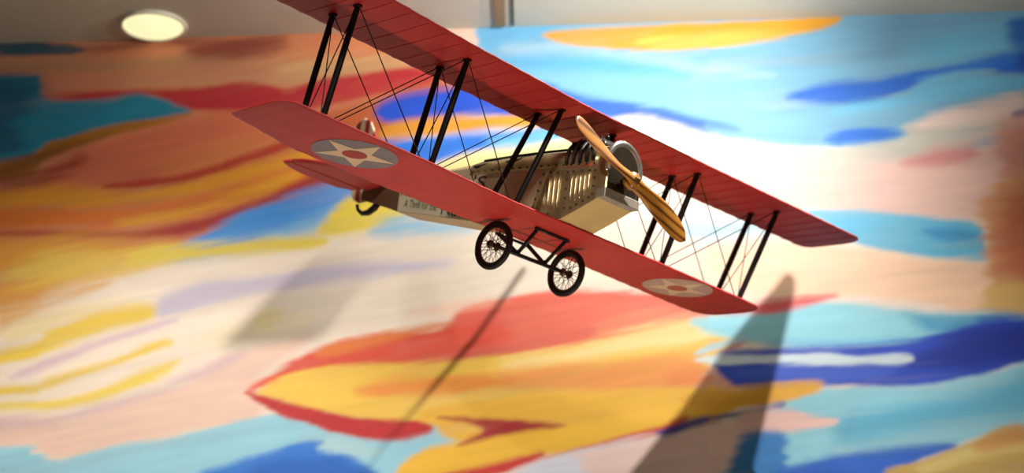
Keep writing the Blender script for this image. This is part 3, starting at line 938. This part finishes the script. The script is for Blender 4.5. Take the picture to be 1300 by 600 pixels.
def strut(a, c, name='wing_strut', w=.056, t=.034, fit=True):
    b = B(); a = Vector(a); c = Vector(c); d = c - a
    pts = [a, a + d * .03, a + d * .06, a + d * .5, a + d * .94, a + d * .97, c]
    b.tube(pts, [w * .7, w * .7, w * .9, w, w * .9, w * .7, w * .7], 12, ry=t, side=(1, 0, 0))
    o = b.build(name, M['strut'], plane)
    for p in (a, c):
        if fit:
            q_ = B(); q_.box(tuple(p + d.normalized() * (.02 if p == a else -.02)), (.05, .035, .02)); q_.build('end_fitting', M['black'], o)
    return o


for k in TOPS:
    strut(TOPS[k], BOTS[k], 'cabane_strut' if k[1] == 'c' else 'wing_strut')

# rigging wires -------------------------------------------------------------------
def wire(a, c, name='rigging_wire', r=.0078):
    b = B(); b.tube([a, c], r, 5, cap=False); b.build(name, M['wire'], plane)


def bot(k):
    return (BOTS[k][0], BOTS[k][1], .03)


for row in 'FR':
    for i, j in (('A', 'B'), ('B', 'C'), ('D', 'E')):
        wire(TOPS[row + i], bot(row + j)); wire(TOPS[row + j], bot(row + i))
    wire(TOPS[row + 'c'], bot(row + 'D'))
    wire(TOPS[row + 'D'], (BOTS[row + 'D'][0], .45, .03))
for i in 'ABDE':
    wire(TOPS['F' + i], bot('R' + i)); wire(TOPS['R' + i], bot('F' + i))

# undercarriage ---------------------------------------------------------------------
WXc, WZc, WY = -.857, -.375, .78
for s in (-1, 1):
    b = B(); b.torus((WXc, s * WY, WZc), (0, 1, 0), .315, .046, 56, 12)
    tyre = b.build('wheel', M['rubber'], plane)
    b = B(); b.torus((WXc, s * WY, WZc), (0, 1, 0), .268, .016, 48, 8); b.build('wheel_rim', M['rim'], tyre)
    b = B(); b.lathe((WXc, s * WY - .11, WZc), (0, 1, 0), [(0, .03), (.015, .045), (.03, .062), (.045, .062), (.055, .034), (.165, .034), (.175, .062), (.19, .062), (.205, .045), (.22, .03)], 20)
    b.build('wheel_hub', M['rim'], tyre)
    b = B(); n = 36
    for k in range(n):
        a = 2 * PI * k / n; e = 1 if k % 2 else -1; tw = (.55 if (k // 2) % 2 else -.55)
        hub = (WXc + .05 * math.cos(a + tw * 1.6), s * WY + e * .065, WZc + .05 * math.sin(a + tw * 1.6))
        rim_ = (WXc + .262 * math.cos(a), s * WY, WZc + .262 * math.sin(a))
        b.tube([hub, rim_], .0048, 4, cap=False)
    b.build('spokes', M['spoke'], tyre)
b = B(); b.tube([(WXc, -.90, WZc), (WXc, .90, WZc)], .03, 12); b.build('axle', M['black'], plane)
for s in (-1, 1):
    b = B(); b.tube([(-.48, s * .31, -.03), (WXc + .02, s * .29, WZc + .03)], .033, 10, ry=.022, side=(1, 0, 0)); b.build('landing_gear_strut', M['black'], plane)
    b = B(); b.tube([(-1.27, s * .31, -.02), (WXc - .02, s * .29, WZc + .03)], .033, 10, ry=.022, side=(1, 0, 0)); b.build('landing_gear_strut', M['black'], plane)
    b = B(); b.box((WXc, s * .29, WZc + .03), (.04, .03, .035)); b.build('axle_clamp', M['black'], plane, bevel=.002)
b = B(); b.tube([(-.48, -.36, -.04), (-.48, .36, -.04)], .024, 8); b.build('gear_cross_tube', M['black'], plane)
b = B(); b.tube([(-1.27, -.36, -.03), (-1.27, .36, -.03)], .024, 8); b.build('gear_cross_tube', M['black'], plane)
wire((-1.27, .31, -.03), (WXc, -.29, WZc), 'gear_brace_wire', .008)

# propeller -------------------------------------------------------------------------------
PX, PZ, PR, PA = .93, .593, 1.385, 2.765
b = B()
def blade(sg):
    rings = []
    dy, dz = math.cos(PA) * sg, math.sin(PA) * sg
    for i in range(23):
        t = i / 22; r = .02 + (PR - .02) * t
        w = interp(t, [0, .06, .14, .22, .4, .6, .78, .9, .96, 1], [.10, .10, .095, .10, .135, .155, .148, .118, .080, .012])
        th = interp(t, [0, .08, .2, .5, .8, 1], [.085, .075, .05, .028, .016, .006])
        tw = math.radians(interp(t, [0, .1, .3, .6, 1], [40, 40, 30, 18, 10]))
        # across-blade direction in the disc plane, tilted out of it by the twist
        ax = np.array([0, -dz, dy])
        cd = ax * math.cos(tw) + np.array([1, 0, 0]) * math.sin(tw)
        nd = -ax * math.sin(tw) + np.array([1, 0, 0]) * math.cos(tw)
        c0 = np.array([PX, dy * r, PZ + dz * r]) + ax * (.03 * math.sin(PI * t))
        ring = []
        for k in range(16):
            a = 2 * PI * k / 16
            ring.append(tuple(c0 + cd * (w * math.cos(a)) + nd * (th * math.sin(a) * (1.0 if math.sin(a) > 0 else .5))))
        rings.append(ring)
    return rings
b.loft(blade(1)); b.loft(blade(-1))
b.lathe((PX - .09, 0, PZ), (1, 0, 0), [(0, .10), (.02, .125), (.13, .125), (.165, .10), (.175, .04)], 28)
prop = b.build('propeller', M['wood'], plane)
b = B(); b.lathe((PX + .07, 0, PZ), (1, 0, 0), [(0, .055), (.03, .05), (.035, .03), (.065, .026), (.07, .01)], 14); b.build('hub_nut', mat('hub_bronze', (96, 70, 40), .4, .6, .3, 60), prop)
b = B(); b.tube([(.70, 0, PZ), (PX - .06, 0, PZ)], .06, 14); b.build('propeller_shaft', M['engine'], prop)

# hanging cables, above the frame: near wing to ceiling
inv = mw
for y, x in ((-5.6, .1), (-6.2, -.5)):
    p = inv @ (Vector((x, y, z_up(y) + .01)) * S)
    b = MB(); b.tube([tuple(p), (p.x, p.y, CEIL - .001)], .001, 6)
    tag(b.build('hanging_cable', M['wire']), 'thin steel cable from the ceiling to the near end of the upper wing', 'cable', 'cables the model hangs by')

# ------------------------------------------------------------------ lights --
def spot_lamp(name, loc, aim, energy, size, blend, rad, col, label):
    e = bpy.data.objects.new(name, None); COL.objects.link(e); e.location = loc
    tag(e, label, 'spotlight')
    d = (Vector(aim) - Vector(loc)).normalized()
    l = bpy.data.lights.new('bulb', 'SPOT'); l.energy = energy; l.spot_size = math.radians(size); l.spot_blend = blend
    l.shadow_soft_size = rad; l.color = col
    lo = bpy.data.objects.new('bulb', l); COL.objects.link(lo); lo.parent = e
    lo.rotation_euler = d.to_track_quat('-Z', 'Y').to_euler()
    b = MB(); b.lathe(tuple(-d * .14), tuple(d), [(0, .02), (.01, .04), (.10, .05), (.118, .05), (.118, .047), (.02, .036)], 24, cap=False)
    b.build('lamp_can', M['lampbody'], e)
    b = MB(); h = CEIL - loc[2]
    b.tube([tuple(-d * .08), (float(-d.x * .08), float(-d.y * .08), h)], .008, 8); b.build('stem', M['lampbody'], e)
    b = MB(); b.lathe((-d.x * .08, -d.y * .08, h - .02), (0, 0, 1), [(0, .04), (.005, .045), (.02, .045)], 20); b.build('ceiling_mount', M['lampbody'], e)
    return e


def flag(e, name, L, pxs, ks, th=.0015, rod=None, join=()):
    """added light-blocking plate: outline given by where its shade falls on the mural"""
    L = Vector(L); b = MB(); vs = []
    for (px_, py_), k in zip(pxs, ks):
        w = Vector(wall_pt(px_, py_).tolist()); vs.append((w - L) * k)
    n = len(vs); nn = (Vector(wall_pt(*pxs[0]).tolist()) - L).normalized()
    b.add([tuple(v) for v in vs] + [tuple(v - nn * th) for v in vs], [tuple(range(n)), tuple(reversed(range(n, 2 * n)))] + [(i, (i + 1) % n, n + (i + 1) % n, n + i) for i in range(n)])
    if rod:
        c = Vector((0, 0, 0))
        for (px_, py_), k in rod: c += (Vector(wall_pt(px_, py_).tolist()) - L) * k / len(rod)
        b.tube([tuple(c * .08), tuple(c)], .0008, 6)
    for (pa, ka), (pb, kb) in join:
        b.tube([tuple((Vector(wall_pt(*pa).tolist()) - L) * ka), tuple((Vector(wall_pt(*pb).tolist()) - L) * kb)], .001, 6)
    o = b.build(name, M['lampbody'], e)
    return o


#LIGHT_BEGIN
L1 = (1.05, 3.03, CAM_H + 2.06)
e1 = spot_lamp('unseen_spotlight', L1, (-.45, 4.5, CAM_H + .30), 156, 132, 1.0, .0026, (1, .975, .93), 'black ceiling spotlight with added plate casting the dark wedge, lighting the whole mural')
K = .18
flag(e1, 'shadow_plate', L1, [(1003, 346), (1011, 358), (1006, 385), (985, 475), (955, 600), (930, 720), (640, 760), (800, 600), (870, 512), (920, 440), (985, 362), (994, 350)], [K] * 12, rod=[((945, 500), K)])  # added plate, cut to cast the large dark wedge on the mural
flag(e1, 'line_shadow_plate', L1, [(662, 338), (670, 342), (606, 432), (548, 500), (488, 568), (432, 652), (429, 650), (484, 565), (542, 494), (600, 427)], [.24, .24, .23, .21, .15, .13, .13, .15, .21, .23], .0008, join=[(((431, 650), .13), ((650, 752), K))])  # added thin strip, shaped to cast the diagonal line shadow
L2 = (-1.0, 3.0, CAM_H + 2.06)
e2 = spot_lamp('unseen_spotlight', L2, (-1.25, 4.5, CAM_H + .20), 140, 84, 1.0, .004, (1, .93, .84), 'black ceiling spotlight with added plate casting the faint wedge, leftmost of the lamps')
flag(e2, 'shadow_plate', L2, [(524, 274), (527, 278), (470, 352), (408, 432), (280, 440), (345, 372), (400, 325), (470, 284)], [.22, .22, .21, .16, .12, .17, .20, .22], rod=[((420, 360), .185)])  # added plate, cut to cast the faint wedge under the tail
L3 = (.75, 3.2, CAM_H + 1.84)
e3 = spot_lamp('unseen_spotlight', L3, (.62, 3.8, CEIL), 120, 124, 1.0, .03, (1, .99, .97), 'added black spotlight, unseen, tilted up to brighten the ceiling, rightmost of the lamps')  # unseen lamp added to brighten the right of the ceiling
L5 = (-.7, .7, CAM_H + 2.1)
e5 = spot_lamp('unseen_spotlight', L5, (.0, 3.0, CAM_H + 1.15), 90, 46, 1.0, .07, (1, .96, .9), 'added black spotlight, unseen, brightening the front of the model biplane, nearest the camera')  # unseen front lamp added for highlights on the model
# added warm uplight, unseen, on the floor to brighten the model's undersides
up_l = bpy.data.objects.new('unseen_uplight', None); COL.objects.link(up_l); up_l.location = (.08, 2.95, 0)
tag(up_l, 'added black canister uplight, unseen, on the floor, brightening the underside of the model biplane', 'uplight')
b = MB(); b.lathe((0, 0, 0), (0, 0, 1), [(0, .09), (.015, .10), (.03, .095), (.16, .095), (.175, .10), (.175, .085), (.05, .07)], 32, cap=False); b.build('housing', M['lampbody'], up_l)
b = MB(); b.lathe((0, 0, .0), (0, 0, 1), [(0, .088), (.012, .088)], 32); b.build('base_plate', M['lampbody'], up_l)
ul = bpy.data.lights.new('bulb', 'SPOT'); ul.energy = 100; ul.spot_size = math.radians(46); ul.spot_blend = 1.0; ul.shadow_soft_size = .07; ul.color = (1, .84, .62)
ulo = bpy.data.objects.new('bulb', ul); COL.objects.link(ulo); ulo.parent = up_l; ulo.location = (0, 0, .19)
ulo.rotation_euler = (Vector((.22, 3.0, CAM_H + 1.1)) - Vector((.08, 2.95, .19))).to_track_quat('-Z', 'Y').to_euler()
#LIGHT_END

w = bpy.data.worlds.new('world'); SC.world = w; w.use_nodes = True
w.node_tree.nodes['Background'].inputs[0].default_value = (1.0, .94, .85, 1)
w.node_tree.nodes['Background'].inputs[1].default_value = 0.14

SC.view_settings.view_transform = 'Standard'
SC.view_settings.look = 'None'
SC.view_settings.gamma = 1.0
SC.view_settings.use_curve_mapping = False
SC.view_settings.exposure = 0.12
